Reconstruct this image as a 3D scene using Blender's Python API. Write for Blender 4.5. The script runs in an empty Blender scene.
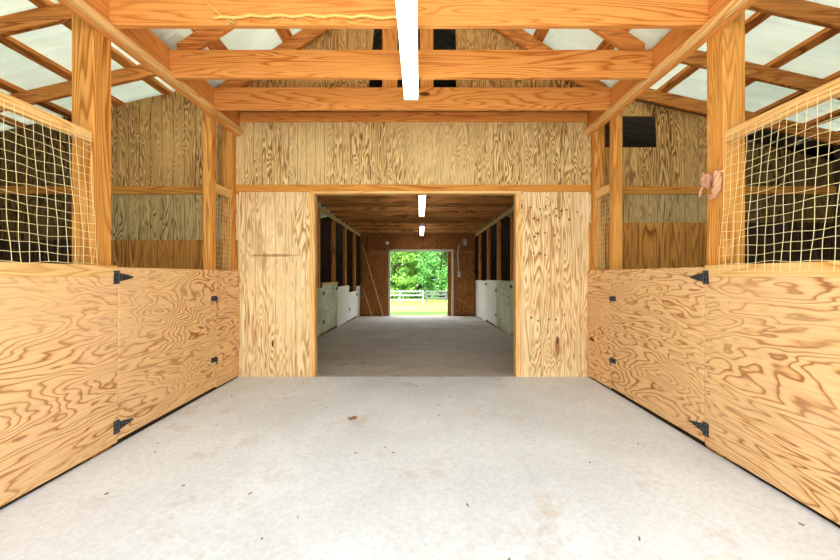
import bpy, bmesh, math, random
from mathutils import Vector, Matrix
S = bpy.context.scene
COL = S.collection

# ------------------------------------------------------------------ camera
cd = bpy.data.cameras.new('camera'); cam = bpy.data.objects.new('camera', cd); COL.objects.link(cam)
cd.sensor_width = 36; cd.lens = 16; cd.shift_y = -5/840; cd.clip_start = .02; cd.clip_end = 500
cam.location = (0, 0, 1.17); cam.rotation_euler = (math.radians(90), 0, 0)
S.camera = cam

# ------------------------------------------------------------------ world, sun, exposure
w = bpy.data.worlds.new('sky'); S.world = w; w.use_nodes = True
bg = w.node_tree.nodes['Background']
bg.inputs['Color'].default_value = (.86, .94, 1, 1); bg.inputs['Strength'].default_value = 3.0
sd = bpy.data.lights.new('sun', 'SUN'); sd.energy = 5.6; sd.angle = .02; sd.color = (1, .95, .87)
sun = bpy.data.objects.new('sun', sd); COL.objects.link(sun)
sun.rotation_euler = (math.radians(32), 0, math.radians(-16))
S.view_settings.view_transform = 'Standard'; S.view_settings.look = 'None'
S.view_settings.gamma = 1; S.view_settings.use_curve_mapping = False
S.view_settings.exposure = 1.02
S.cycles.max_bounces = 12; S.cycles.diffuse_bounces = 8; S.cycles.sample_clamp_indirect = 12

# ------------------------------------------------------------------ main dimensions
XL, XR, XC = -2.07, 1.92, -.075          # aisle faces and its middle
XP = {-1: XL, 1: XR}
YW = 4.29                                # cross wall with the wide opening
YF = 13.0                                # far end wall
YO = -.6                                 # open front of the barn
ZJ0, ZJ1 = 2.79, 3.02                    # joist bottom, top
OL, OR_, OZ = -1.207, 1.10, 2.125        # opening in the cross wall
XOUT = 4.95
def fz2(y): return -.25*(y-YW)/(YF-YW)   # sloping floor of the rear room

# ------------------------------------------------------------------ materials
def lin(c):
    return tuple(((v/255+.055)/1.055)**2.4 if v/255 > .04045 else v/255/12.92 for v in c) + (1,)
def newmat(name, rough=.7):
    m = bpy.data.materials.new(name); m.use_nodes = True
    nt = m.node_tree; b = nt.nodes['Principled BSDF']
    b.inputs['Roughness'].default_value = rough
    b.inputs['Specular IOR Level'].default_value = .25
    return m, nt, b
def N(nt, t, **kw):
    n = nt.nodes.new(t)
    for k, v in kw.items(): setattr(n, k, v)
    return n
def mth(nt, op, a, b=None, clamp=False):
    n = N(nt, 'ShaderNodeMath', operation=op); n.use_clamp = clamp
    for i, v in enumerate((a, b)):
        if v is None: continue
        if hasattr(v, 'links'): nt.links.new(v, n.inputs[i])
        else: n.inputs[i].default_value = v
    return n.outputs[0]
def mixc(nt, fac, a, b, blend='MIX'):
    n = N(nt, 'ShaderNodeMix', data_type='RGBA', blend_type=blend)
    for s, v in ((n.inputs[0], fac), (n.inputs[6], a), (n.inputs[7], b)):
        if hasattr(v, 'links'): nt.links.new(v, s)
        else: s.default_value = v
    return n.outputs[2]
def ramp(nt, fac, stops, interp='LINEAR'):
    n = N(nt, 'ShaderNodeValToRGB'); r = n.color_ramp; r.interpolation = interp
    while len(r.elements) < len(stops): r.elements.new(.5)
    for e, (p, c) in zip(r.elements, stops):
        e.position = p; e.color = c if len(c) == 4 else tuple(c)+(1,)
    nt.links.new(fac, n.inputs[0]); return n.outputs[0]
def noise(nt, vec, scale, detail=2, rough=.5, dist=0):
    n = N(nt, 'ShaderNodeTexNoise'); n.inputs['Scale'].default_value = scale
    n.inputs['Detail'].default_value = detail; n.inputs['Roughness'].default_value = rough
    n.inputs['Distortion'].default_value = dist
    nt.links.new(vec, n.inputs['Vector']); return n.outputs['Fac']
def objvec(nt, rnd=True):
    tc = N(nt, 'ShaderNodeTexCoord'); v = tc.outputs['Object']
    if rnd:
        oi = N(nt, 'ShaderNodeObjectInfo')
        sc = N(nt, 'ShaderNodeVectorMath', operation='SCALE'); sc.inputs[0].default_value = (37, 53, 71)
        nt.links.new(oi.outputs['Random'], sc.inputs['Scale'])
        ad = N(nt, 'ShaderNodeVectorMath', operation='ADD')
        nt.links.new(v, ad.inputs[0]); nt.links.new(sc.outputs[0], ad.inputs[1]); v = ad.outputs[0]
    return v
def scaled(nt, v, s):
    m = N(nt, 'ShaderNodeVectorMath', operation='MULTIPLY'); m.inputs[1].default_value = s
    nt.links.new(v, m.inputs[0]); return m.outputs[0]
def axis_scale(axis, along, across):
    return tuple(along if i == 'XYZ'.index(axis) else across for i in range(3))
def wood(name, axis, light, mid, dark, along=.6, across=5, rings=8, knots=.5, fiber=.25,
         tint=None, tint_amt=.0, tint_scale=1.3, rough=.75, sharp=.62, bump=.25, knotsc=2.2, vary=.12, kcol=(105, 58, 26), nd=2.6):
    m, nt, b = newmat(name, rough)
    v = objvec(nt)
    n1 = noise(nt, scaled(nt, v, axis_scale(axis, along, across)), 1.0, nd, .52, .35)
    field = mth(nt, 'MULTIPLY', n1, rings)
    kmask = None
    if knots > 0:
        vo = N(nt, 'ShaderNodeTexVoronoi'); vo.inputs['Scale'].default_value = knotsc
        nt.links.new(scaled(nt, v, axis_scale(axis, .42, 1.25)), vo.inputs['Vector'])
        d = vo.outputs['Distance']
        near = mth(nt, 'POWER', mth(nt, 'SUBTRACT', 1, d, True), 5)
        field = mth(nt, 'ADD', field, mth(nt, 'MULTIPLY', near, knots*5))
        pick = mth(nt, 'GREATER_THAN', N(nt, 'ShaderNodeSeparateColor').outputs[0], .5)
        sp = [n for n in nt.nodes if n.bl_idname == 'ShaderNodeSeparateColor'][-1]
        nt.links.new(vo.outputs['Color'], sp.inputs[0])
        core = mth(nt, 'LESS_THAN', d, .05)
        kmask = mth(nt, 'MULTIPLY', core, pick)
    fr = mth(nt, 'FRACT', field)
    col = ramp(nt, fr, [(0, lin(mid)), (.12, lin(light)), (sharp*.7, lin(light)), (sharp, lin(mid)), ((sharp+1)/2, lin(dark)), (.93, lin(dark)), (1, lin(mid))])
    soft = noise(nt, scaled(nt, v, axis_scale(axis, .9, 2.2)), 1.0, 2, .5)
    col = mixc(nt, ramp(nt, soft, [(.3, (.15, .15, .15)), (.6, (1, 1, 1))]), mixc(nt, .25, lin(light), lin(mid)), col)
    fb = noise(nt, scaled(nt, v, axis_scale(axis, 3, 130)), 1.0, 2, .6)
    f2 = ramp(nt, fb, [(.3, (1-fiber, 1-fiber, 1-fiber)), (.65, (1, 1, 1))])
    col = mixc(nt, 1, col, f2, 'MULTIPLY')
    br = noise(nt, v, tint_scale, 3, .6)
    if tint:
        tm = ramp(nt, br, [(.38, (0, 0, 0)), (.68, (1, 1, 1))])
        col = mixc(nt, mth(nt, 'MULTIPLY', tm, tint_amt), col, lin(tint))
    if vary:
        oi = N(nt, 'ShaderNodeObjectInfo')
        vv = mth(nt, 'ADD', mth(nt, 'MULTIPLY', oi.outputs['Random'], vary*2), 1-vary)
        hs = N(nt, 'ShaderNodeHueSaturation'); nt.links.new(vv, hs.inputs['Value']); nt.links.new(col, hs.inputs['Color'])
        col = hs.outputs[0]
    if kmask is not None: col = mixc(nt, kmask, col, lin(kcol))
    nt.links.new(col, b.inputs['Base Color'])
    bp = N(nt, 'ShaderNodeBump'); bp.inputs['Strength'].default_value = bump; bp.inputs['Distance'].default_value = .004
    hh = mth(nt, 'ADD', mth(nt, 'MULTIPLY', fr, -.5), fb)
    nt.links.new(hh, bp.inputs['Height']); nt.links.new(bp.outputs[0], b.inputs['Normal'])
    return m
def plain(name, c, rough=.6, metal=0, var=.15, sc=6):
    m, nt, b = newmat(name, rough); b.inputs['Metallic'].default_value = metal
    v = objvec(nt); n = noise(nt, v, sc, 4, .6)
    f = ramp(nt, n, [(.3, (1-var, 1-var, 1-var)), (.7, (1, 1, 1))])
    nt.links.new(mixc(nt, 1, lin(c), f, 'MULTIPLY'), b.inputs['Base Color'])
    return m
M = {}
for a in 'XYZ':
    M['joist'+a] = wood('orange_pine_'+a, a, (228, 158, 82), (216, 140, 64), (188, 108, 42), along=.3, across=4.5, rings=26, knots=.35, fiber=.14, sharp=.7, vary=.05, knotsc=1.5)
    M['pale'+a] = wood('pale_pine_'+a, a, (238, 196, 130), (228, 178, 106), (206, 148, 74), along=.3, across=5, rings=18, knots=.3, fiber=.18, sharp=.7, vary=.05)
    M['post'+a] = wood('post_pine_'+a, a, (226, 162, 80), (210, 142, 60), (174, 106, 38), along=.35, across=5, rings=18, knots=.45, fiber=.25, vary=.07)
    M['old'+a] = wood('aged_rafter_pine_'+a, a, (222, 148, 74), (204, 126, 54), (164, 94, 36), along=.4, across=5, rings=16, knots=.3, fiber=.3, vary=.1)
    M['dusty'+a] = wood('dusty_brown_pine_'+a, a, (182, 122, 70), (160, 102, 54), (118, 70, 36), along=.4, across=5, rings=14, knots=.3, fiber=.3, vary=.14)
M['rearjoist'] = wood('brown_rear_joists', 'X', (214, 152, 88), (192, 130, 68), (140, 90, 44), along=.4, across=5, rings=10, knots=.3, fiber=.3, vary=.36)
def stains(m, spots):
    nt = m.node_tree; b = nt.nodes['Principled BSDF']; col = b.inputs['Base Color'].links[0].from_socket
    v = objvec(nt, False); nz = noise(nt, scaled(nt, v, (40, 1, 6)), 1.0, 4, .6)
    sx = N(nt, 'ShaderNodeSeparateXYZ'); nt.links.new(v, sx.inputs[0])
    for x, z, rx, rz_, c, amt in spots:
        dx = mth(nt, 'DIVIDE', mth(nt, 'SUBTRACT', sx.outputs[0], x), rx); dz = mth(nt, 'DIVIDE', mth(nt, 'SUBTRACT', sx.outputs[2], z), rz_)
        d = mth(nt, 'ADD', mth(nt, 'MULTIPLY', dx, dx), mth(nt, 'MULTIPLY', dz, dz))
        f = mth(nt, 'ADD', mth(nt, 'SUBTRACT', 1, d), mth(nt, 'MULTIPLY', mth(nt, 'SUBTRACT', nz, .5), 2.2))
        f = mth(nt, 'MULTIPLY', mth(nt, 'MULTIPLY', f, 1.6, True), amt)
        col = mixc(nt, f, col, lin(c))
    nt.links.new(col, b.inputs['Base Color'])
M['oldsiding'] = wood('old_dark_siding', 'Z', (122, 100, 56), (102, 80, 40), (58, 42, 18), along=.9, across=5.5, rings=18, knots=.5, fiber=.35, vary=.04)  # darker siding tone for the outer stall bays
M['ply'] = wood('fir_plywood_sheet', 'Y', (240, 200, 142), (230, 178, 112), (164, 98, 46), along=.6, across=2.8, rings=30, knots=.9, fiber=.24, tint=(218, 172, 140), tint_amt=.3, sharp=.7, nd=3.6, bump=.2, knotsc=1.7, vary=.03)
M['siding'] = wood('grooved_plywood_siding', 'Z', (234, 208, 148), (214, 180, 114), (148, 106, 52), along=.8, across=7, rings=26, knots=.6, fiber=.25, sharp=.5, vary=.02, knotsc=2.6)
M['pillar'] = wood('pale_grooved_siding', 'Z', (246, 224, 176), (234, 204, 146), (184, 136, 78), along=.6, across=6, rings=22, knots=.7, fiber=.25, tint=(206, 154, 92), tint_amt=.3, sharp=.55, vary=.02, knotsc=2.8)
M['pillar_knotty'] = wood('pale_knotty_siding', 'Z', (246, 224, 176), (234, 204, 146), (184, 136, 78), along=.6, across=6, rings=22, knots=.7, fiber=.25, tint=(206, 154, 92), tint_amt=.3, sharp=.55, vary=.02, knotsc=3.6)
M['stallply'] = wood('brown_stall_siding', 'Z', (222, 180, 112), (196, 150, 82), (112, 74, 34), along=.9, across=5.5, rings=24, knots=.7, fiber=.3, sharp=.45, vary=.02)
M['greenply'] = wood('weathered_greenish_siding', 'Z', (214, 184, 126), (194, 162, 104), (92, 78, 42), along=.8, across=7, rings=20, knots=.3, fiber=.35, tint=(140, 132, 76), tint_amt=.3, vary=.02)
M['kick'] = wood('dark_kick_boards', 'Z', (212, 150, 72), (190, 126, 54), (138, 86, 34), along=.5, across=5, rings=14, knots=.3, fiber=.3, vary=.1)
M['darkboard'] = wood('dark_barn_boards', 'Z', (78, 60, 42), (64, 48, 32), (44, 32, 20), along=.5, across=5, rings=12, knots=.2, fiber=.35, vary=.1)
M['farboard'] = wood('brown_plank_door', 'Z', (180, 116, 56), (156, 96, 42), (106, 64, 26), along=.5, across=6, rings=14, knots=.4, fiber=.35, vary=.1)
M['band'] = wood('amber_band', 'X', (214, 150, 66), (204, 136, 54), (170, 104, 36), along=.4, across=6, rings=12, knots=.2, fiber=.2, vary=.04)
M['painted'] = wood('pale_algae_paint', 'Y', (224, 222, 200), (216, 214, 190), (196, 194, 166), along=.8, across=4, rings=8, knots=.1, fiber=.12, tint=(142, 160, 74), tint_amt=.9, tint_scale=.9, vary=.05)
RUST = (158, 96, 44); KN = (96, 56, 28)
rk = random.Random(21)
stains(M['pillar_knotty'], [(.02, .33, .035, .13, (150, 98, 52), .9), (.02, .42, .02, .05, (88, 58, 32), .8)]+[(-.27+.085*i+rk.uniform(-.03, .03), z+rk.uniform(-.04, .04), .013, .018, KN, .9) for z, k in ((1.93, 7), (1.84, 6), (1.62, 4), (.68, 5), (1.40, 3)) for i in range(k)])
stains(M['pillar'], [(0, 1.395, .34, .018, RUST, .7), (-.11, 1.32, .03, .14, RUST, .6), (.08, 1.7, .04, .12, (196, 150, 92), .6)])
M['whitepaint'] = plain('chalky_white_paint', (222, 216, 202), .6, 0, .15, 5)
M['black'] = plain('black_iron', (66, 66, 70), .45, .3, .3, 30)
M['bolt'] = plain('grey_bolt_heads', (120, 120, 122), .35, .8, .2, 40)
M['lampwhite'] = plain('white_enamel', (244, 244, 238), .35, 0, .04, 3)
M['wire'] = plain('pale_mesh_cord', (234, 216, 160), .6, 0, .1, 20)
M['twine'] = plain('yellow_baling_twine', (232, 198, 112), .8, 0, .2, 60)
M['rope'] = plain('dusty_pink_rope', (212, 164, 128), .85, 0, .25, 50)
M['pvc'] = plain('grey_white_plastic', (196, 190, 176), .5, 0, .1, 10)
M['leaf'] = plain('dry_brown_leaf', (150, 112, 78), .8, 0, .3, 60)
M['fence'] = plain('white_fence_paint', (132, 133, 136), .5, 0, .08, 4)
M['greyfence'] = plain('grey_fence_boards', (100, 98, 96), .6, 0, .15, 4)
M['bark'] = plain('grey_brown_bark', (92, 74, 56), .9, 0, .4, 12)
def concrete(name, light, dark, stain, stain_lo=.56, fine=.08):
    m, nt, b = newmat(name, .85); v = objvec(nt, False)
    n = noise(nt, v, 1.1, 6, .62, .3)
    col = ramp(nt, n, [(.35, lin(dark)), (.62, lin(light))])
    st = noise(nt, v, 2.3, 8, .72)
    col = mixc(nt, ramp(nt, st, [(stain_lo, (0, 0, 0)), (stain_lo+.16, (.75, .75, .75))]), col, lin(stain))
    sp = noise(nt, v, 38, 4, .7)
    col = mixc(nt, 1, col, ramp(nt, sp, [(.3, (1-fine*2,)*3), (.6, (1, 1, 1))]), 'MULTIPLY')
    nt.links.new(col, b.inputs['Base Color'])
    bp = N(nt, 'ShaderNodeBump'); bp.inputs['Strength'].default_value = .25; bp.inputs['Distance'].default_value = .003
    nt.links.new(sp, bp.inputs['Height']); nt.links.new(bp.outputs[0], b.inputs['Normal'])
    return m
M['slab'] = concrete('pale_concrete', (226, 232, 238), (211, 216, 222), (196, 180, 162), .575)
M['slab2'] = concrete('dusty_concrete', (206, 198, 188), (182, 170, 158), (152, 132, 112), .55, .14)
M['dirt'] = concrete('stall_dirt', (104, 84, 62), (76, 60, 42), (60, 46, 32), .55, .2)
M['apron'] = concrete('pale_gravel', (212, 204, 190), (188, 178, 162), (166, 152, 132), .6, .2)
def grass():
    m, nt, b = newmat('sunlit_grass', .9); v = objvec(nt, False)
    n = noise(nt, v, .35, 6, .6); c = ramp(nt, n, [(.36, lin((92, 132, 44))), (.55, lin((130, 154, 66))), (.72, lin((158, 148, 100)))])
    f = noise(nt, v, 14, 4, .7); c = mixc(nt, 1, c, ramp(nt, f, [(.3, (.7, .7, .7)), (.65, (1, 1, 1))]), 'MULTIPLY')
    nt.links.new(c, b.inputs['Base Color']); return m
M['grass'] = grass()
def foliage(name, a, bb, cc):
    m, nt, b = newmat(name, .6); v = objvec(nt)
    g = N(nt, 'ShaderNodeNewGeometry')
    c = ramp(nt, g.outputs['Random Per Island'], [(0, lin(a)), (.5, lin(bb)), (1, lin(cc))])
    nt.links.new(c, b.inputs['Base Color'])
    tr = N(nt, 'ShaderNodeBsdfTranslucent'); nt.links.new(c, tr.inputs['Color'])
    mx = N(nt, 'ShaderNodeMixShader'); mx.inputs[0].default_value = .35
    nt.links.new(b.outputs[0], mx.inputs[1]); nt.links.new(tr.outputs[0], mx.inputs[2])
    nt.links.new(mx.outputs[0], nt.nodes['Material Output'].inputs['Surface']); return m
M['leaves'] = [foliage('bright_green_leaves', (92, 148, 56), (128, 180, 76), (176, 208, 108)),
               foliage('deep_green_leaves', (72, 128, 62), (108, 166, 84), (146, 196, 110)),
               foliage('yellow_green_leaves', (110, 160, 60), (150, 192, 80), (192, 216, 116))]
def roofmetal(name, lo, hi, tl):
    m, nt, b = newmat(name, .5); v = objvec(nt, False)
    n = noise(nt, v, .9, 4, .6); c = ramp(nt, n, [(.3, lin(lo)), (.7, lin(hi))])
    nt.links.new(c, b.inputs['Base Color'])
    if tl:
        tr = N(nt, 'ShaderNodeBsdfTranslucent'); nt.links.new(c, tr.inputs['Color'])
        mx = N(nt, 'ShaderNodeMixShader'); mx.inputs[0].default_value = tl
        nt.links.new(b.outputs[0], mx.inputs[1]); nt.links.new(tr.outputs[0], mx.inputs[2])
        nt.links.new(mx.outputs[0], nt.nodes['Material Output'].inputs['Surface'])
    return m
M['roof'] = roofmetal('white_roofing_sun_glow', (218, 224, 214), (238, 241, 232), .26)  # translucency added to the white metal so sun brightens roof and stalls
M['dimroof'] = roofmetal('shaded_white_roofing', (206, 210, 202), (226, 230, 220), .05)
M['oldroof'] = roofmetal('darkened_rear_roofing', (92, 88, 80), (130, 124, 112), 0)  # rear sheets coloured dark so the loft and rear stalls stay dim
def tube_mat(name, st):
    m, nt, b = newmat(name, .3)
    b.inputs['Base Color'].default_value = (.95, .95, .92, 1)
    b.inputs['Emission Color'].default_value = (1, .96, .9, 1); b.inputs['Emission Strength'].default_value = st
    return m
M['tube'] = tube_mat('lit_fluorescent_tube', 6.5); M['dimtube'] = tube_mat('dim_fluorescent_tube', 6)
def glass():
    m, nt, b = newmat('window_glass', .05); b.inputs['Transmission Weight'].default_value = 1
    b.inputs['Base Color'].default_value = (.95, .98, .95, 1); b.inputs['IOR'].default_value = 1.1; return m
M['glass'] = glass()

# ------------------------------------------------------------------ mesh helpers
class MB:
    def __init__(s): s.v = []; s.f = []; s.smooth = False
    def add(s, vs, fs):
        o = len(s.v); s.v += [Vector(p) for p in vs]; s.f += [tuple(i+o for i in f) for f in fs]; return s
    def box(s, x0, x1, y0, y1, z0, z1):
        vs = [(x, y, z) for z in (z0, z1) for y in (y0, y1) for x in (x0, x1)]
        return s.add(vs, [(0, 2, 3, 1), (4, 5, 7, 6), (0, 1, 5, 4), (2, 6, 7, 3), (0, 4, 6, 2), (1, 3, 7, 5)])
    def bar(s, p, q, wd, ht, up=(0, 0, 1)):
        p, q = Vector(p), Vector(q); d = (q-p).normalized(); up = Vector(up)
        sd = d.cross(up).normalized(); u = sd.cross(d).normalized()
        vs = [e + sd*a*wd/2 + u*b*ht/2 for e in (p, q) for a, b in ((-1, -1), (1, -1), (1, 1), (-1, 1))]
        return s.add(vs, [(0, 1, 2, 3)[::-1], (4, 5, 6, 7), (0, 1, 5, 4), (1, 2, 6, 5), (2, 3, 7, 6), (3, 0, 4, 7)])
    def tube(s, pts, r, n=6, taper=None):
        pts = [Vector(p) for p in pts]; rings = []; up = Vector((.13, .31, .94))
        for i, p in enumerate(pts):
            d = (pts[min(i+1, len(pts)-1)]-pts[max(i-1, 0)]).normalized()
            if abs(d.dot(up)) > .95: up = Vector((.9, .3, .1))
            a = d.cross(up).normalized(); b = a.cross(d)
            rr = r if taper is None else r*taper[i]
            rings.append([p + (a*math.cos(2*math.pi*k/n)+b*math.sin(2*math.pi*k/n))*rr for k in range(n)])
        fs = []
        for i in range(len(pts)-1):
            for k in range(n):
                fs.append((i*n+k, i*n+(k+1) % n, (i+1)*n+(k+1) % n, (i+1)*n+k))
        fs.append(tuple(range(n))[::-1]); fs.append(tuple((len(pts)-1)*n+k for k in range(n)))
        return s.add([q for rg in rings for q in rg], fs)
    def prism(s, poly, axis, a0, a1):
        # poly in the two other axes (x,z for axis Y; y,z for axis X), extruded along axis
        def P(u, v, a): return (u, a, v) if axis == 'Y' else (a, u, v)
        n = len(poly); vs = [P(u, v, a0) for u, v in poly]+[P(u, v, a1) for u, v in poly]
        return s.add(vs, [tuple(range(n)), tuple(range(n, 2*n))[::-1]]+[(i, i+n, (i+1) % n+n, (i+1) % n) for i in range(n)])
WL = {}
def tag(o, label=None, cat=None, group=None, kind=None):
    if cat and not kind: kind = 'thing'
    for k, v in (('label', label), ('category', cat), ('group', group), ('kind', kind)):
        if v: o[k] = v
    return o
def obj(name, mb, mat, parent=None, bevel=0, smooth=False, origin=None):
    if origin is None:
        lo = [min(v[i] for v in mb.v) for i in range(3)]; hi = [max(v[i] for v in mb.v) for i in range(3)]
        origin = Vector(((lo[0]+hi[0])/2, (lo[1]+hi[1])/2, lo[2]))
    origin = Vector(origin)
    me = bpy.data.meshes.new(name); me.from_pydata([v-origin for v in mb.v], [], mb.f)
    bm = bmesh.new(); bm.from_mesh(me); bmesh.ops.recalc_face_normals(bm, faces=bm.faces)
    if bevel: bmesh.ops.bevel(bm, geom=bm.edges[:], offset=bevel, segments=1, affect='EDGES', clamp_overlap=True)
    bm.to_mesh(me); bm.free()
    if smooth: me.polygons.foreach_set('use_smooth', [True]*len(me.polygons))
    me.materials.append(mat)
    o = bpy.data.objects.new(name, me); COL.objects.link(o)
    WL[o.name] = origin
    if parent is not None: o.parent = parent; o.location = origin-WL[parent.name]
    else: o.location = origin
    return o
def thing(name, loc, label, cat, group=None):
    o = bpy.data.objects.new(name, None); COL.objects.link(o); o.location = loc; o.empty_display_size = .1
    WL[o.name] = Vector(loc); return tag(o, label, cat, group, 'thing')
def struct(name, mb, mat, **k): return tag(obj(name, mb, mat, **k), kind='structure')
def beam(name, mb, mat, label, cat, group=None, bevel=.004, parent=None):
    return tag(obj(name, mb, mat, bevel=bevel), label, cat, group)
ORD = ['first', 'second', 'third', 'fourth', 'fifth', 'sixth', 'seventh', 'eighth', 'ninth', 'tenth', 'eleventh', 'twelfth', 'thirteenth', 'fourteenth', 'fifteenth', 'sixteenth', 'seventeenth', 'eighteenth', 'nineteenth', 'twentieth', 'twenty-first']

def grooved(x0, x1, yface, spans, pitch=.102, gw=.011, gd=.011, th=.02, phase=0.):
    """vertical grooved sheet whose face looks to -Y; spans(x) gives [(z0, z1)] there"""
    mb = MB(); xs = [x0]; x = x0+pitch*(1-phase)
    segs = []; cur = x0
    while x < x1-.02:
        segs.append((cur, x-gw/2, 0)); segs.append((x-gw/2, x+gw/2, gd)); cur = x+gw/2; x += pitch
    segs.append((cur, x1, 0))
    for a, b, d in segs:
        for (za0, za1), (zb0, zb1) in zip(spans(a+1e-5), spans(b-1e-5)):
            y0, y1 = yface+d, yface+th
            mb.add([(a, y0, za0), (b, y0, zb0), (b, y0, zb1), (a, y0, za1), (a, y1, za0), (b, y1, zb0), (b, y1, zb1), (a, y1, za1)],
                   [(0, 1, 2, 3), (5, 4, 7, 6), (3, 2, 6, 7), (1, 0, 4, 5), (0, 3, 7, 4), (2, 1, 5, 6)])
    return mb

# ------------------------------------------------------------------ ground and floors
def gz(y): return -.3-.7*min(1, max(0, (y-13.2)/17))-.01*max(0, y-30)
mb = MB(); ys = [13.08, 15, 18, 22, 26, 30, 36, 45, 60, 90]; n = len(ys)
mb.add([(x, y, gz(y)) for y in ys for x in (-60, -20, 0, 20, 60)], [(i*5+j, i*5+j+1, i*5+j+6, i*5+j+5) for i in range(n-1) for j in range(4)])
struct('ground', mb, M['grass'])
struct('floor_apron', MB().box(-14, 14, -16, YO, -.2, -.06), M['apron'])  # unseen apron, made pale to bounce sun up into the barn
struct('floor', MB().box(XL-.02, XR+.02, YO, YW+.01, -.15, 0), M['slab'])
mb = MB(); mb.prism([(YW+.01, -.3), (YF+.1, -.5), (YF+.1, fz2(YF+.1)), (YW+.01, -.002)], 'X', XL-.02, XR+.02)
struct('floor_rear', mb, M['slab2'])
mb = MB(); mb.box(-XOUT, XL-.02, YO, YW, -.2, -.05); mb.box(XR+.02, XOUT-.15, YO, YW, -.2, -.05)
struct('floor_stalls', mb, M['dirt'])
mb = MB()
for a, b in ((-XOUT, XL-.02), (XR+.02, XOUT-.15)): mb.prism([(YW, -.5), (YF, -.5), (YF, -.32), (YW, -.08)], 'X', a, b)
struct('floor_rear_stalls', mb, M['dirt'])

YG = 3.86
# ------------------------------------------------------------------ roof
def rzL(x): return 2.976+.23*(3.47+x)       # rafter underside, left lean-to
def rzR(x): return 2.976+.23*(3.32-x)
def rz(s, x): return rzL(x) if s < 0 else rzR(x)
SL = .23
def corrug(p0, p1, y0, y1, amp=.014, pitch=.152):
    """roofing sheet from p0 to p1 (x,z) whose ribs run along the slope"""
    mb = MB(); prof = []; y = y0
    while y < y1:
        prof += [(y, 0), (y+pitch-.06, 0), (y+pitch-.04, amp), (y+pitch-.02, amp)]; y += pitch
    vs = [(px, yy, pz+h) for (yy, h) in prof for (px, pz) in (p0, p1)]
    k = len(prof); vs += [(x, yy, z+.004) for x, yy, z in vs]
    o = 2*k
    fs = [(2*i, 2*i+1, 2*i+3, 2*i+2) for i in range(k-1)]+[(o+2*i, o+2*i+2, o+2*i+3, o+2*i+1) for i in range(k-1)]
    return mb.add(vs, fs)
zr = .196
XE = {-1: -XOUT-.3, 1: XOUT+.15}
for s, nm in ((-1, 'left'), (1, 'right')):
    for sfx, ya, yb, mt in (('', YO-.4, YW+.04, 'roof'), ('_rear', YW+.04, YF+.3, 'oldroof')):
        struct('ceiling_roofing_'+nm+sfx, corrug((XP[s], rz(s, XP[s])+zr), (XE[s], rz(s, XE[s])+zr), ya, yb), M['dimroof' if sfx and s < 0 else mt])
def cz(x): return 3.05+.667*(1.795-abs(x-XC))   # central rafter underside
for s, nm in ((-1, 'left'), (1, 'right')):
    xe = XC+s*2.1
    for sfx, ya, yb, mt in (('', YO-.4, YG+.02, 'roof'), ('_rear', YG+.02, YF+.3, 'oldroof')):
        struct('ceiling_gable_'+nm+sfx, corrug((XC, cz(XC)+.238), (xe, cz(xe)+.238), ya, yb), M[mt])

# ------------------------------------------------------------------ cross wall with the wide opening
def const(*sp): return lambda x: list(sp)
struct('wall_back_upper', grooved(XL-.045, XR+.045, YW, const((2.2, 3.0))), M['siding'])
struct('wall_back_left', grooved(XL-.045, OL-.055, YW, const((0.0, 2.13)), pitch=.115), M['pillar'])
struct('wall_back_right', grooved(OR_+.055, XR+.045, YW, const((0.0, 2.13)), pitch=.115), M['pillar_knotty'])
struct('trim_1', MB().box(XL-.045, XR+.045, YW-.013, YW+.03, 2.125, 2.205), M['band'], bevel=.003)
struct('trim_2', MB().box(OL-.06, OL, YW-.012, YW+.1, 0, 2.125), M['paleZ'], bevel=.003)
struct('trim_3', MB().box(OR_, OR_+.06, YW-.012, YW+.1, 0, 2.125), M['paleZ'], bevel=.003)
struct('trim_4', MB().box(OL-.06, OR_+.06, YW-.016, YW+.1, 2.105, 2.132), M['paleX'], bevel=.003)
# stall side of the cross wall
for s, nm, zb in ((-1, 'left', 1.57), (1, 'right', 1.77)):
    xa, xb = (-XOUT, XL-.02) if s < 0 else (XR+.02, XOUT-.15)
    if s < 0:
        sp = lambda x: [(2.19, rzL(x)+.16)]
    else:
        def sp(x):
            if x < 2.73: return [(2.19, 2.64), (3.0, rzR(x)+.01)]
            return [(2.19, 2.64), (2.64, rzR(x)+.01-(.17 if x > 3.5 else 0))]
    pg = .13 if s < 0 else .158
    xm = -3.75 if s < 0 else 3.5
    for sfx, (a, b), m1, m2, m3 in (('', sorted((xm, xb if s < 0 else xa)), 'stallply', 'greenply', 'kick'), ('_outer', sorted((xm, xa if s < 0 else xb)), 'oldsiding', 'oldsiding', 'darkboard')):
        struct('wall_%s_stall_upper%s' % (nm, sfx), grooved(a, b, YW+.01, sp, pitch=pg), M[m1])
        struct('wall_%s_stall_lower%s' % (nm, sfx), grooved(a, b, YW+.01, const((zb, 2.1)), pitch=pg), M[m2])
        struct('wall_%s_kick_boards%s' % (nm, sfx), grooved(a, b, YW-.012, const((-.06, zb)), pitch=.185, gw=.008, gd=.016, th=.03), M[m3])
    struct('trim_%d' % (5 if s < 0 else 6), MB().box(xa, xb, YW-.01, YW+.03, 2.1, 2.19), M['band'], bevel=.003)
    # outer side walls
    xo = -XOUT if s < 0 else XOUT-.15
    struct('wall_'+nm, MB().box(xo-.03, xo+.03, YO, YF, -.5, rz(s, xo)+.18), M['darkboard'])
# gable boarding that stands on the last joist
YG = 3.86
def gsp(x):
    top = cz(x)+.2
    if -.516 < x < .37: return [(4.0, max(top, 4.001))]
    return [(3.02, max(top, 3.021))]
struct('wall_gable', grooved(XC-2.0, XC+2.0, YG, gsp, pitch=.102), M['stallply'])
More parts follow.
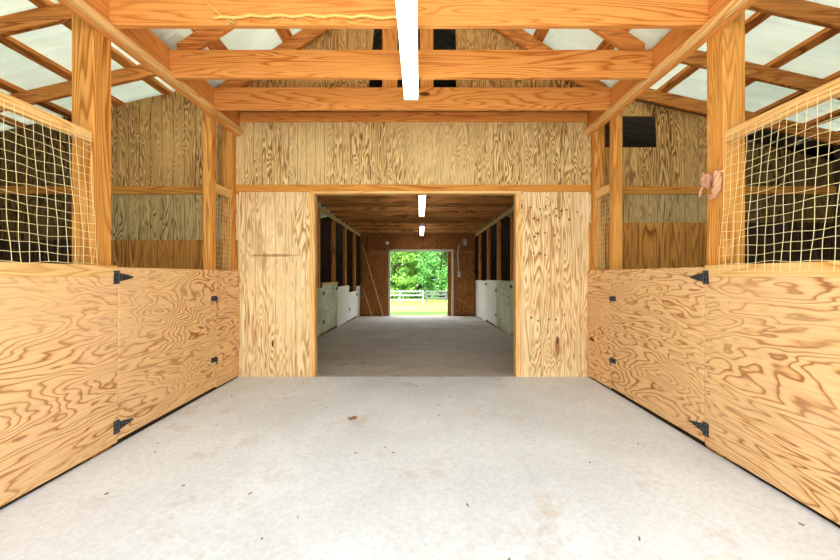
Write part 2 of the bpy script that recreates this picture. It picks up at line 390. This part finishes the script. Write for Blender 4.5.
# loft floor and the far wall
struct('ceiling_rear', MB().box(XL, XR, YW+.03, YF, 2.79, 2.82), M['dustyX'])
struct('ceiling_soffit', MB().box(XL, XR, YG+.02, YW+.03, 3.03, 3.05), M['dustyX'])
FL, FR, FZ = -1.08, 1.12, 2.05
wl0, wl1, wz0, wz1 = -4.3, -3.5, 1.1, 1.94
def far(x):
    top = (cz(x)+.2) if abs(x-XC) < 2 else rz(-1 if x < 0 else 1, x)+.17
    if FL < x < FR: return [(FZ, top)]
    if wl0 < x < wl1: return [(-.5, wz0), (wz1, top)]
    return [(-.5, top)]
wmb = [MB(), MB(), MB()]; cuts = sorted([-XOUT, wl0, wl1, XC-2, FL, FR, XC+2, XOUT-.15])
for a, b in zip(cuts, cuts[1:]):
    k = max(1, int((b-a)/.14))
    inside = XC-2.01 < a and b < XC+2.01
    mb = wmb[0 if inside else (1 if a < 0 else 2)]
    for i in range(k):
        p, q = a+(b-a)*i/k+1e-4, a+(b-a)*(i+1)/k-1e-4; yf = YF-.008*(i % 2)
        for (a0, a1), (b0, b1) in zip(far(p), far(q)):
            mb.add([(p, yf, a0), (q, yf, b0), (q, yf, b1), (p, yf, a1), (p, YF+.05, a0), (q, YF+.05, b0), (q, YF+.05, b1), (p, YF+.05, a1)],
                   [(0, 1, 2, 3), (5, 4, 7, 6), (3, 2, 6, 7), (1, 0, 4, 5), (0, 3, 7, 4), (2, 1, 5, 6)])
struct('wall_far', wmb[0], M['farboard']); struct('wall_far_left', wmb[1], M['darkboard']); struct('wall_far_right', wmb[2], M['darkboard'])  # stall ends coloured dark so the rear stalls behind the posts stay dark
# unseen stall front walls behind the viewer, added to keep the stalls dark
for s, nm in ((-1, 'left'), (1, 'right')):
    xo = -XOUT if s < 0 else XOUT-.15
    mb = MB(); mb.prism([(XP[s]+s*.09, -.2), (xo, -.2), (xo, rz(s, xo)+.17), (XP[s]+s*.09, rz(s, XP[s])+.15)], 'Y', YO, YO+.03)
    struct('wall_front_'+nm, mb, M['darkboard'])
# unseen front gable behind the viewer, added to keep sun off the aisle
mb = MB(); mb.prism([(XC-2.0, 3.05), (XC+2.0, 3.05), (XC+2.0, cz(XC+2)+.2), (XC, cz(XC)+.2), (XC-2.0, cz(XC-2)+.2)], 'Y', YO, YO+.03)
struct('wall_front_gable', mb, M['siding'])

# ------------------------------------------------------------------ aisle timbers
for zo, y, lab in ((.04, 2.48, 'thick pine ceiling joist with twine lying on it, nearest and highest in view'),
                   (.005, 3.07, 'pine ceiling joist, middle one of the three above the aisle'),
                   (.04, 3.74, 'pine ceiling joist with plywood gable standing on it, last before the wall')):
    beam('ceiling_joist', MB().box(XL, XR, y, y+.042, ZJ0+zo, ZJ1+zo*.8), M['joistX'], lab, 'joist', 'joists across the aisle')
beam('ledger_board', MB().box(XL+.02, XR-.01, YW-.04, YW, 2.925, 3.025), M['joistX'], 'narrow pine ledger board fixed along the top of the grooved wall', 'board')
for s, nm in ((-1, 'left'), (1, 'right')):
    x = XP[s]
    beam('header_beam', MB().box(min(x, x+s*.038), max(x, x+s*.038), YO, YW, 2.76, ZJ1+.03), M['joistY'],
         'long pine header beam above the %s stalls carrying the joist ends' % nm, 'beam', 'header beams along the aisle')
    beam('ledger_strip', MB().box(min(x, x-s*.04), max(x, x-s*.04), YO, YW-.01, 2.772, 2.83), M['paleY'],
         'pale thin strip nailed under the joist ends along the %s header beam' % nm, 'strip', 'ledger strips under the joists')
    # posts
    xi = x+s*.04
    def post(y0, y1, wd, z0, z1, lab, xin=xi, mat='postZ'):
        return beam('timber_post', MB().box(min(xin, xin+s*wd), max(xin, xin+s*wd), y0, y1, z0, z1), M[mat], lab, 'post', 'posts along the stall fronts', bevel=.006)
    post(2.412, 2.556, .145, -.05, rz(s, xi+s*.1)-.0, 'thick square post beside the %s stall door hinges, %s' % (nm, 'with a knotted rope on it' if s > 0 else 'holding the mesh end'))
    post(3.775, 3.865, .09, 1.2, 3.0, 'slim square post rising behind the latch end of the %s stall door' % nm)
    post(YW-.1, YW-.014, .12, 0, 3.0, 'square corner post against the grooved wall at the back of the %s stall' % nm, x+s*.04)
    # lean-to rafters and purlins
    for i, y in enumerate((2.07, 2.9, 3.74) if s < 0 else (2.02, 2.80, 3.52, YW-.05)):
        xe = -XOUT+.03 if s < 0 else XOUT-.18
        xs = x+s*.085
        mb = MB(); mb.prism([(xs, rz(s, xs)), (xe, rz(s, xe)), (xe, rz(s, xe)+.14), (xs, rz(s, xs)+.14)], 'Y', y-.02, y+.02)
        where = ['at the nearest, above the wire mesh', 'second from the front, passing the thick post', 'third from the front, over the half door', 'last, atop the stall back wall'][i]
        beam('rafter', mb, M['oldX'], 'brown sloping rafter in the %s stall roof, %s' % (nm, where), 'rafter', 'rafters of the stall roofs')
    for i in range(6):
        xc = x+s*(.28+.56*i)
        zc = rz(s, xc)+.143
        mb = MB(); mb.prism([(xc-.045, zc-s*SL*-.045), (xc+.045, zc-s*SL*.045), (xc+.045, zc-s*SL*.045+.042), (xc-.045, zc+s*SL*.045+.042)], 'Y', YO-.2, YW+.1)
        beam('purlin', mb, M['oldY'], 'brown purlin under the white metal of the %s stall roof, %s out from the aisle' % (nm, ORD[i]), 'purlin', 'purlins of the stall roofs')
    # central roof rafters and purlins
    for i, y in enumerate((1.9, 2.53, 3.12, 3.79)):
        xs, xe = XC, XC+s*1.96
        mb = MB(); mb.prism([(xs, cz(xs)), (xe, cz(xe)), (xe, cz(xe)+.168), (xs, cz(xs)+.168)], 'Y', y, y+.04)
        beam('rafter', mb, M['oldX'], 'steep %s aisle roof rafter beside the %s' % (nm, ['light fixture near end', 'nearest ceiling joist', 'middle ceiling joist', 'last ceiling joist'][i]), 'rafter', 'rafters of the aisle roof')
    for i in range(4):
        xc = XC+s*(1.78-.5*i); zc = cz(xc)+.173
        sl = -s*.667
        mb = MB(); mb.prism([(xc-.045, zc-sl*.045), (xc+.045, zc+sl*.045), (xc+.045, zc+sl*.045+.042), (xc-.045, zc-sl*.045+.042)], 'Y', YO-.2, YG-.01)
        beam('purlin', mb, M['oldY'], 'purlin on the %s slope of the aisle roof, %s up from the eave' % (nm, ORD[i]), 'purlin', 'purlins of the aisle roof')
for x0, x1, lab in ((-.385, -.23, 'pine stud standing in the dark gable opening, left of the light fixture'), (0., .136, 'pine stud standing in the dark gable opening, right of the light fixture')):
    beam('gable_stud', MB().box(x0, x1, 3.80, 3.85, 3.03, 4.03), M['joistZ'], lab, 'stud', 'studs in the gable opening')

# ------------------------------------------------------------------ stall fronts
def disc(mb, c, axis, r, h, n=10):
    c = Vector(c); a = Vector(axis)
    mb.tube([c, c+a*h], r, n); return mb
ZT = 1.235
for s, nm in ((-1, 'left'), (1, 'right')):
    x = XP[s]; xb = x+s*.02; inw = -s
    def slab(y0, y1, z0, z1, d0=0., d1=.02):
        a, b = x+s*d0, x+s*d1
        return MB().box(min(a, b), max(a, b), y0, y1, z0, z1)
    YH, YL = (2.560, 3.800) if s < 0 else (2.520, 3.760)
    t = thing('stall_barrier', (x, 1.3, 0), 'large fixed plywood stall front on the %s, below the wire mesh' % nm, 'stall front', 'plywood stall fronts')
    obj('plywood_sheet', slab(.1, YH-.004, .025, ZT-.075), M['ply'], t, .002)
    tag(obj('top_rail', slab(.1, YH-.004, ZT-.075, ZT, -.003, .036), M['paleY'], t, .003), 'pale flat top rail')
    obj('frame_rail', slab(.1, YH-.16, .05, .14, .02, .058), M['postY'], t)
    t = thing('stall_barrier', (x, 4.05, 0), 'narrow plywood panel on the %s between half door latch and grooved wall' % nm, 'stall front', 'plywood stall fronts')
    obj('plywood_sheet', slab(YL+.004, YW-.018, .025, ZT-.012), M['ply'], t, .002)
    d = thing('stall_gate', (x, (YH+YL)/2, 0), 'plywood half door on the %s stall with black strap hinges and two bolts' % nm, 'stall gate', 'plywood half doors')
    obj('plywood_sheet', slab(YH+.004, YL-.004, .04, ZT-.012), M['ply'], d, .003)
    mb = slab(YH+.05, YL-.05, ZT-.11, ZT-.02, .02, .038)
    for z in (.08, .6): mb.add(*(lambda q: (q.v, q.f))(slab(YH+.05, YL-.05, z, z+.09, .02, .038)))
    obj('door_frame', mb, M['postY'], d)
    for z in (1.155, .135):
        m_ = MB(); xf = x+inw*.001; xo = x+inw*.006
        m_.prism([(YH-.04, z-.045), (YH-.005, z-.045), (YH-.005, z+.045), (YH-.04, z+.045)], 'X', xf, xo)
        m_.prism([(YH+.005, z-.028), (YH+.025, z-.026), (YH+.125, z-.007), (YH+.132, z), (YH+.125, z+.007), (YH+.025, z+.026), (YH+.005, z+.028)], 'X', xf, xo)
        h = obj('strap_hinge', m_, M['black'], d, 0)
        k = MB(); k.tube([(x+inw*.006, YH, z-.045), (x+inw*.006, YH, z+.045)], .0055, 8); obj('hinge_pin', k, M['black'], h)
        for yy, zz in ((YH-.023, -.031), (YH-.023, 0), (YH-.023, .031), (YH+.025, .012), (YH+.025, -.012), (YH+.06, 0), (YH+.105, 0)):
            obj('bolt_head', disc(MB(), (x+inw*.005, yy, z+zz), (inw, 0, 0), .005, .004), M['bolt'], h)
    for z in (.935, .32):
        m_ = MB(); xf = x+inw*.001
        m_.box(min(xf, x+inw*.006), max(xf, x+inw*.006), YL-.1, YL-.012, z-.025, z+.025)
        m_.box(min(xf, x+inw*.024), max(xf, x+inw*.024), YL-.09, YL-.075, z-.018, z+.018)
        m_.box(min(xf, x+inw*.024), max(xf, x+inw*.024), YL-.035, YL-.02, z-.018, z+.018)
        l = obj('bolt_latch', m_, M['black'], d, .001)
        k = MB(); k.tube([(x+inw*.015, YL-.11, z), (x+inw*.015, YL-.004, z)], .0075, 8)
        k.tube([(x+inw*.015, YL-.055, z), (x+inw*.03, YL-.058, z-.012), (x+inw*.036, YL-.06, z-.045)], .006, 8)
        obj('sliding_bolt', k, M['black'], l, smooth=True)
    # wire mesh panels
    def meshpanel(y0, y1, z0, z1, xm, seed, lean=0.):
        rnd = random.Random(seed); m_ = MB(); P = .0508
        ny, nz = int((y1-y0)/P), int((z1-z0)/P)
        def pt(i, j, o):
            yy, zz = y0+i*P, z0+j*P
            return (xm+lean*j/nz+.004*math.sin(i*.9+seed)+o, yy+.004*math.sin(j*.8+i*2.1+seed)+.005*math.sin(j*.31+i*.5), zz+.004*math.sin(i*.55+j*1.7)+.004*math.sin(i*1.3+j))
        for i in range(ny+1): m_.tube([pt(i, j, 0) for j in range(nz+1)], .0014, 4)
        for j in range(nz+1): m_.tube([pt(i, j, inw*.0025) for i in range(ny+1)], .0014, 4)
        return m_
    yp = 2.41
    t = thing('mesh_guard', (x+s*.03, 1.4, 1.2), 'large pale wire mesh guard above the %s plywood stall front' % nm, 'mesh panel', 'wire mesh guards above the stall fronts')
    obj('wire_mesh', meshpanel(.3, yp, 1.24 if s < 0 else 1.19, 2.056, x-s*.012, 1.3*s, s*.045), M['wire'], t)
    a, b = x+s*.045, x+s*.083
    obj('top_rail', MB().box(min(a, b), max(a, b), .2, 2.412, 2.025, 2.098), M['paleY'], t, .004)
    t = thing('mesh_guard', (x+s*.05, 4.03, 1.2), 'small wire mesh guard between slim post and corner post, %s stall' % nm, 'mesh panel', 'wire mesh guards above the stall fronts')
    obj('wire_mesh', meshpanel(3.87, YW-.1, 1.22, 2.07, x+s*.05, 2.2*s), M['wire'], t)
    a, b = x+s*.045, x+s*.085
    obj('top_rail', MB().box(min(a, b), max(a, b), 3.866, YW-.101, 2.03, 2.12), M['paleY'], t, .004)

# ------------------------------------------------------------------ light fixtures
def light(name, xc, y0, y1, zt, lit, label, wd=.125):
    t = thing('fluorescent_light', (xc, (y0+y1)/2, zt), label, 'light fixture', 'strip lights along the aisle')
    mb = MB(); mb.prism([(xc-wd*.32, zt), (xc+wd*.32, zt), (xc+wd*.32, zt-.03), (xc+wd*.5, zt-.045), (xc+wd*.5, zt-.052), (xc-wd*.5, zt-.052), (xc-wd*.5, zt-.045), (xc-wd*.32, zt-.03)], 'Y', y0, y1)
    body = obj('housing', mb, M['lampwhite'], t)
    for sx in (-1, 1):
        x = xc+sx*wd*.3
        obj('tube', MB().tube([(x, y0+.03, zt-.073), (x, y1-.03, zt-.073)], .0155, 12), M[lit], t, smooth=True)
    for y in (y0, y1-.028):
        obj('tube_holder', MB().box(xc-wd*.5, xc+wd*.5, y, y+.028, zt-.092, zt-.052), M['lampwhite'], t, .003)
    return t
light('a', -.078, 2.06, 3.28, ZJ0+.004, 'tube', 'twin tube white strip light hung under the pine joists in the front aisle')

# ------------------------------------------------------------------ twine, rope, leaf
rnd = random.Random(5)
pts = []
for i in range(40):
    u = i/39; x = -1.36+1.24*u
    pts.append((x, 2.462-.004*math.sin(u*9), 2.86+.02*math.sin(u*3.2)+.006*math.sin(u*41)+.004*rnd.random()))
mb = MB().tube(pts, .010, 6)
mb.tube([(-1.43, 2.47, 3.02), (-1.40, 2.47, 2.96), (-1.31, 2.474, 2.88), (-1.22, 2.474, 2.835), (-1.27, 2.472, 2.83)], .005, 6)
for k in range(26):
    x = rnd.uniform(-1.3, -.3); z = 2.862+rnd.uniform(-.012, .012)
    mb.tube([(x, 2.47, z), (x+rnd.uniform(-.05, .05), 2.466, z+rnd.uniform(-.03, .03)), (x+rnd.uniform(-.09, .09), 2.47, z+rnd.uniform(-.03, .02))], .0025, 4)
mb.tube([(-.13+.012*math.sin(i), 2.47, 2.87-.012*i) for i in range(9)], .006, 6)
tag(obj('baling_twine', mb, M['twine'], smooth=True), 'yellow frayed twine draped along the face of the nearest joist', 'twine')
px, py, pz = XR+.04, 2.455, 1.785
x0 = px-.02
pts = [(x0, py+.06-.075*math.cos(a)*.75, pz+.02+.085*math.sin(a)) for a in [math.radians(v) for v in range(-75, 175, 20)]]
t = thing('knotted_rope', (x0, py, pz-.1), 'dusty pink knotted rope loop hanging on the thick right post', 'rope')
def ropepart(name, pts, r, tp=None):
    P = [Vector(p) for p in pts]; fine = []; ft = []
    for i in range(len(P)-1):                       # smooth the path
        p0, p1, p2, p3 = P[max(i-1, 0)], P[i], P[i+1], P[min(i+2, len(P)-1)]
        for k in range(6):
            u = k/6; fine.append(.5*((2*p1)+(p2-p0)*u+(2*p0-5*p1+4*p2-p3)*u*u+(3*p1-p0-3*p2+p3)*u**3))
            ft.append(1 if tp is None else tp[i]*(1-u)+tp[i+1]*u)
    fine.append(P[-1]); ft.append(1 if tp is None else tp[-1])
    mb = MB(); ln = 0
    for j in range(3):
        st = []; ln = 0
        for i, p in enumerate(fine):
            d = (fine[min(i+1, len(fine)-1)]-fine[max(i-1, 0)]).normalized(); a = d.cross(Vector((1, .05, .1))).normalized(); b = d.cross(a)
            if i: ln += (p-fine[i-1]).length
            th = ln/r*.9+j*2.094
            st.append(p+(a*math.cos(th)+b*math.sin(th))*r*ft[i]*.5)
        mb.tube(st, r*.58, 7, ft)
    return obj(name, mb, M['rope'], t, smooth=True)
ropepart('loop', [(x0-.004, py-.005, pz+.055), (x0-.012, py-.03, pz+.05), (x0-.016, py-.04, pz+.0), (x0-.014, py-.03, pz-.05), (x0-.008, py+.0, pz-.085), (x0-.004, py+.035, pz-.1)], .021, [.8, 1, 1.15, 1.1, 1, .8])
kn = []
for i in range(26):
    a = i/25*math.pi*4; kn.append((x0-.012-.012*math.sin(a*1.5), py+.055+.024*math.cos(a), pz+.015+.028*math.sin(a)+.012*math.sin(a*.5)))
ropepart('knot', kn, .014)
ropepart('tail', [(x0-.01, py+.07, pz+.0), (x0-.016, py+.1, pz-.03), (x0-.012, py+.118, pz-.075)], .009, [1, .9, .7])
ropepart('tail', [(x0-.01, py+.07, pz+.03), (x0-.014, py+.09, pz+.06), (x0-.01, py+.085, pz+.085)], .008, [1, .9, .6])
obj('tie_cord', MB().tube([(x0-.005, py-.02, pz+.05), (px, py-.035, pz+.06), (px+.05, py-.036, pz+.068), (px+.08, py-.034, pz+.075)], .006, 6), M['wire'], t, smooth=True)
# dry leaf on the concrete
mb = MB(); c = Vector((-.55, 3.02, .004)); ring = []
for i in range(14):
    a = i/14*2*math.pi; r = .034*(1+.35*math.sin(3*a))
    ring.append((c.x+r*math.cos(a), c.y+.8*r*math.sin(a), .006+.014*abs(math.sin(a*1.5))))
mb.add([(c.x, c.y, .004)]+ring+[(p[0], p[1], p[2]+.002) for p in [tuple((c.x, c.y, .006))]+ring],
       [(0, i+1, (i+1) % 14+1) for i in range(14)]+[(15, (i+1) % 14+16, i+16) for i in range(14)]+[(i+1, (i+1) % 14+1, (i+1) % 14+16, i+16) for i in range(14)])
tag(obj('dry_leaf', mb, M['leaf']), 'small curled brown leaf lying on the pale concrete aisle', 'leaf')
mb = MB(); rnd = random.Random(9)
for i in range(28):
    x = rnd.uniform(-1.9, 1.8); y = rnd.uniform(1.4, 4.2); a = rnd.uniform(0, 3.14); L = rnd.uniform(.006, .022)
    mb.bar((x, y, .003), (x+L*math.cos(a), y+L*math.sin(a), .005), rnd.uniform(.004, .009), .004)
tag(obj('floor_debris', mb, M['leaf']), 'scattered dark crumbs and straw bits on the pale concrete', 'debris', kind='stuff')

# ------------------------------------------------------------------ rear room
ys = [4.56+.406*i for i in range(21)]
for i, y in enumerate(ys):
    beam('ceiling_joist', MB().box(XL, XR, y, y+.045, 2.6, 2.79), M['rearjoist'],
         'dusty brown joist of the low rear ceiling, %s beyond the wide opening' % ORD[i], 'joist', 'joists of the rear ceiling', bevel=.003)
LPOST = [5.0, 6.4, 7.75, 9.15, 10.55, 12.1]
for s, nm in ((-1, 'left'), (1, 'right')):
    x = XP[s]
    beam('wall_plate_timber', MB().box(min(x, x+s*.04), max(x, x+s*.04), YW+.1, YF, 2.51, 2.6), M['paleY'], 'pale plate under the rear joist ends along the %s stalls' % nm, 'plate', 'top plates of the rear room')
    pts = []
    for i in range(150):
        y = 5.2+7.6*i/149; u = i*.55
        pts.append((x-s*(.03+.015*math.sin(u)), y+.05*math.cos(u*1.3), 2.555+.04*math.sin(u*1.1)+.015*math.sin(u*2.7)))
    tag(obj('looped_cord', MB().tube(pts, .008, 5), M['pvc'], smooth=True), 'pale cord looping along the plate above the %s rear stalls' % nm, 'cord', 'looped cords in the rear room')
    for i, y in enumerate(LPOST):
        y2 = y+(.2 if s > 0 else 0)
        beam('timber_post', MB().box(min(x+s*.022, x+s*.11), max(x+s*.022, x+s*.11), y2, y2+.09, fz2(y)-.1, 2.51), M['oldZ'],
             'dusty post in the %s rear stall front, %s from the wide opening' % (nm, ORD[i]), 'post', 'posts of the rear stalls', bevel=.005)
    edges = [4.4, 5.6, 6.6, 7.95, 9.35, 10.9, 12.25, 12.95]
    tops = {-1: [.92, .92, .90, .96, .87, .66, .80], 1: [1.05, 1.05, 1.05, 1.04, 1.03, 1.0, 1.0]}[s]
    for i, (a, b) in enumerate(zip(edges, edges[1:])):
        isdoor = i in (1, 3, 5) if s < 0 else i in (0, 2, 4)
        z0 = fz2(a)+.03; mat = M['painted'] if (i < 4 or s > 0 and i < 3) else M['whitepaint']
        look = 'algae stained pale' if mat is M['painted'] else 'chalky white'
        m_ = MB(); m_.box(min(x, x+s*.022), max(x, x+s*.022), a+.006, b-.006, z0-.03 if not isdoor else z0, tops[i])
        if isdoor:
            t = thing('rear_stall_gate', (x, (a+b)/2, z0), '%s half door on the %s of the rear aisle, %s panel along' % (look, nm, ORD[i]), 'stall door', 'rear stall doors')
            obj('door_board', m_, mat, t, .003)
            inw = -s
            for z in (.16, .78):
                h = MB(); h.prism([(a+.01, z-.05), (a+.05, z-.05), (a+.16, z-.012), (a+.16, z+.012), (a+.05, z+.05), (a+.01, z+.05)], 'X', x+inw*.001, x+inw*.01)
                obj('strap_hinge', h, M['black'], t)
            h = MB(); h.box(min(x+inw*.001, x+inw*.025), max(x+inw*.001, x+inw*.025), b-.16, b-.03, tops[i]-.16, tops[i]-.09)
            obj('latch', h, M['black'], t, .004)
            if i == 3: obj('top_cap', MB().box(min(x-s*.02, x+s*.02), max(x-s*.02, x+s*.02), a-.02, b+.02, tops[i], tops[i]+.045), M['paleY'], t, .003)
        else:
            tag(obj('rear_stall_barrier', m_, mat, bevel=.003), '%s fixed stall panel on the %s of the rear aisle, %s panel along' % (look, nm, ORD[i]), 'stall panel', 'rear stall panels')
    # partition boards in the rear stalls
    for i, y in enumerate((7.2, 9.9)):
        xa, xb = (x+s*.12, s*(XOUT-.2))
        mb = MB()
        for k in range(4 if s < 0 and i else 7): mb.box(min(xa, xb), max(xa, xb), y, y+.04, -.3+.27*k, -.3+.27*k+.25)
        tag(obj('stall_partition', mb, M['darkboard']), 'dark board partition inside the %s rear stalls, %s one along' % (nm, ORD[i]), 'partition', 'rear stall partitions')
light('b', .04, 6.1, 8.54, 2.6, 'dimtube', 'nearer of the two dim strip lights under the rear ceiling')
light('c', .06, 10.3, 12.74, 2.6, 'dimtube', 'farther of the two dim strip lights under the rear ceiling')

# far doorway
struct('trim_7', MB().box(FL-.02, FL+.045, YF-.03, YF+.06, -.27, FZ), M['whitepaint'], bevel=.004)
struct('trim_8', MB().box(FR-.02, FR+.05, YF-.03, YF+.06, -.27, FZ), M['whitepaint'], bevel=.004)
struct('trim_9', MB().box(FL-.02, FR+.05, YF-.03, YF+.06, FZ-.06, FZ+.01), M['whitepaint'], bevel=.004)
beam('door_post', MB().box(FR-.16, FR-.03, YF-.01, YF+.07, -.27, FZ-.06), M['farboard'], 'brown post just inside the right edge of the far doorway', 'post')
for s, nm in ((-1, 'left'), (1, 'right')):
    a, b = (XL+.06, FL-.03) if s < 0 else (FR+.07, XR-.03)
    t = thing('barn_door', ((a+b)/2, YF-.06, -.22), 'brown plank barn door leaf standing open %s of the far doorway' % nm, 'barn door', 'barn door leaves')
    mb = MB(); k = 6
    for i in range(k): mb.box(a+(b-a)*i/k+.003, a+(b-a)*(i+1)/k-.003, YF-.075, YF-.045, -.2, 2.03)
    obj('plank_panel', mb, M['farboard'], t)
    for z in (-.17, .45, 1.13, 1.92): obj('batten', MB().box(a, b, YF-.1, YF-.075, z, z+.09), M['dustyX'], t, .003)
    p, q = ((a+.05, YF-.088, -.06), (b-.05, YF-.088, .47)) if s < 0 else ((b-.04, YF-.088, -.06), (a+.04, YF-.088, .46))
    obj('brace', MB().bar(p, q, .025, .09, (0, 0, 1)), M['dustyX'], t)
tag(obj('leaning_pole', MB().tube([(-1.98, YF-.14, 2.2), (-1.25, YF-.3, fz2(YF-.3))], .02, 8), M['paleZ'], smooth=True), 'long pale pole leaning across the left barn door leaf', 'pole')
tag(obj('leaning_pole', MB().tube([(-1.97, YF-.14, .72), (-1.62, YF-.3, fz2(YF-.3))], .018, 8), M['paleZ'], smooth=True), 'short pale pole leaning at the foot of the left barn door leaf', 'pole')
for x, lab in ((-1.14, 'small round white lamp on the beam above left of the far doorway'),):
    t = thing('wall_lamp', (x, YF-.02, 2.24), lab, 'lamp')
    obj('lamp_base', MB().tube([(x, YF, 2.28), (x, YF-.05, 2.28)], .06, 14), M['lampwhite'], t, smooth=True)
    obj('lamp_globe', MB().tube([(x, YF-.05, 2.28), (x, YF-.07, 2.28), (x, YF-.11, 2.28), (x, YF-.14, 2.28)], .06, 14, [.7, 1, .95, .4]), M['lampwhite'], t, smooth=True)
t = thing('junction_box', (1.55, YF-.02, 2.2), 'grey junction box with hanging conduit right of the far doorway', 'junction box')
obj('box_body', MB().box(1.5, 1.62, YF-.07, YF, 2.2, 2.42), M['pvc'], t, .01)
obj('conduit', MB().tube([(1.5, YF-.05, 2.34), (1.35, YF-.13, 2.2), (1.3, YF-.14, 1.9), (1.34, YF-.13, 1.3)], .022, 8), M['pvc'], t, smooth=True)
obj('switch_box', MB().box(1.3, 1.4, YF-.17, YF-.1, 1.1, 1.3), M['pvc'], t, .01)
# window in the far wall of the left stalls
mb = MB()
for z in (wz0, wz1-.04): mb.box(wl0, wl1, YF-.01, YF+.06, z, z+.04)
for x in (wl0, wl1-.04): mb.box(x, x+.04, YF-.01, YF+.06, wz0, wz1)
for k in (1, 2, 3): mb.box(wl0, wl1, YF+.01, YF+.04, wz0+(wz1-wz0)*k/4-.012, wz0+(wz1-wz0)*k/4+.012)
for k in (1, 2): mb.box(wl0+(wl1-wl0)*k/3-.012, wl0+(wl1-wl0)*k/3+.012, YF+.01, YF+.04, wz0, wz1)
t = bpy.data.objects.new('window_1', None); COL.objects.link(t); t.location = (-3.9, YF, wz0); WL[t.name] = Vector(t.location); t['kind'] = 'structure'
obj('window_frame', mb, M['whitepaint'], t)
obj('pane', MB().box(wl0+.03, wl1-.03, YF+.022, YF+.028, wz0+.03, wz1-.03), M['glass'], t)

# ------------------------------------------------------------------ outdoors beyond the far door
def fence(name, x0, x1, y, top, rails, mat, step, label, pw=.13):
    t = thing(name, ((x0+x1)/2, y, gz(y)), label, 'fence')
    for z in rails: obj('rail', MB().box(x0, x1, y-.02, y+.02, z-.055, z+.055), mat, t, .01)
    x = x1
    while x > x0-.01:
        obj('fence_post', MB().box(x-pw/2, x+pw/2, y+.02, y+.02+pw, gz(y)-.1, top), mat, t, .01); x -= step
fence('board_fence', -9, .2, 25, .14, (.07, -.19, -.49), M['fence'], .78*2, 'white three rail board fence nearer the far doorway, ending mid view')
fence('board_fence', .5, 14, 29, .0, (-.12, -.36, -.62), M['greyfence'], 1.5, 'grey white rail fence farther off, right of the white fence')
rnd = random.Random(3)
def tree_parts(seed, h, r):
    rn = random.Random(seed); lv = MB(); tk = MB()
    tk.tube([(0, 0, -.3), (.05, 0, h*.3), (-.05, .1, h*.6), (0, 0, h*.85)], .22, 8, [1.2, .9, .6, .2])
    cl = []
    for i in range(105):
        z = rn.uniform(.03, 1); rr = r*math.sqrt(max(.05, 1-((z-.42)/.62)**2))
        a = rn.uniform(0, 6.283); q = rr*rn.uniform(.45, 1)
        cl.append((q*math.cos(a), q*math.sin(a), z*h))
        if i % 5 == 0: tk.tube([(0, 0, max(.5, z*h*.7)), (q*.5*math.cos(a), q*.5*math.sin(a), z*h*.88), (q*.9*math.cos(a), q*.9*math.sin(a), z*h)], .05, 5, [1, .7, .3])
    for cx, cy, cz_ in cl:
        cr = rn.uniform(.5, .95)
        for k in range(120):
            d = Vector((rn.gauss(0, 1), rn.gauss(0, 1), rn.gauss(0, 1))).normalized()*cr*rn.uniform(.55, 1.05)
            p = Vector((cx, cy, cz_))+Vector((d.x, d.y, d.z*.75))
            nrm = (d.normalized()+Vector((rn.gauss(0, .5), rn.gauss(0, .5), rn.gauss(0, .5)+.4))).normalized()
            u = nrm.orthogonal().normalized(); u = (Matrix.Rotation(rn.uniform(0, 6.28), 3, nrm) @ u); v_ = nrm.cross(u)
            L = rn.uniform(.08, .15); W = L*.62
            lv.add([p-u*L, p-v_*W*.9-u*L*.2, p+v_*0+u*L+nrm*-.03, p+v_*W*.9-u*L*.2], [(0, 1, 2, 3)])
    return lv, tk
protos = []
LOOKS = ['bright green', 'deep green', 'yellow green']
spots = [(-10.6, 36.5, 0), (-6.3, 35.5, 2), (-2.1, 35.8, 0), (2.1, 35, 1), (6.4, 36, 2), (10.7, 37, 0),
         (-8.4, 41.5, 1), (-4.2, 40.6, 1), (0, 40, 2), (4.2, 40.6, 0), (8.6, 41.5, 1),
         (-6.2, 46, 1), (-1.9, 45.5, 1), (2.3, 45.5, 1), (6.6, 46, 1)]
first = {}
def tlabel(i, k):
    pos = ['well left of the far doorway view, beyond the white fence', 'left of the far doorway view, beyond the white fence', 'just behind the white fence, left half of the far doorway',
           'behind the grey fence, right half of the far doorway', 'behind the grey fence, right of the doorway view', 'well right of the doorway view, beyond the grey fence',
           'in the rear row, farthest left', 'in the rear row, second from the left', 'in the rear row, middle of the doorway view', 'in the rear row, second from the right', 'in the rear row, farthest right',
           'deepest in the trees, left of the doorway view', 'deepest in the trees, left of middle in the doorway', 'deepest in the trees, right of middle in the doorway', 'deepest in the trees, right of the doorway view'][i]
    return 'leafy %s tree %s' % (LOOKS[k], pos)
for i, (x, y, k) in enumerate(spots):
    if k not in first:
        lv, tk = tree_parts(11+k, 7.6+k*.5, 2.1)
        t = thing('leafy_tree', (0, 0, 0), tlabel(i, k), 'tree', 'trees beyond the fence')
        obj('foliage', lv, M['leaves'][k], t, origin=(0, 0, 0)); obj('trunk', tk, M['bark'], t, origin=(0, 0, 0), smooth=True)
        first[k] = t
    else:
        src = first[k]; t = src.copy(); COL.objects.link(t); t['label'] = tlabel(i, k)
        for ch in list(src.children):
            c = ch.copy(); COL.objects.link(c); c.parent = t
    t.location = (x, y, gz(y)); t.rotation_euler = (0, 0, i*1.7); sc = .9+.05*(i % 5); t.scale = (sc, sc, sc)
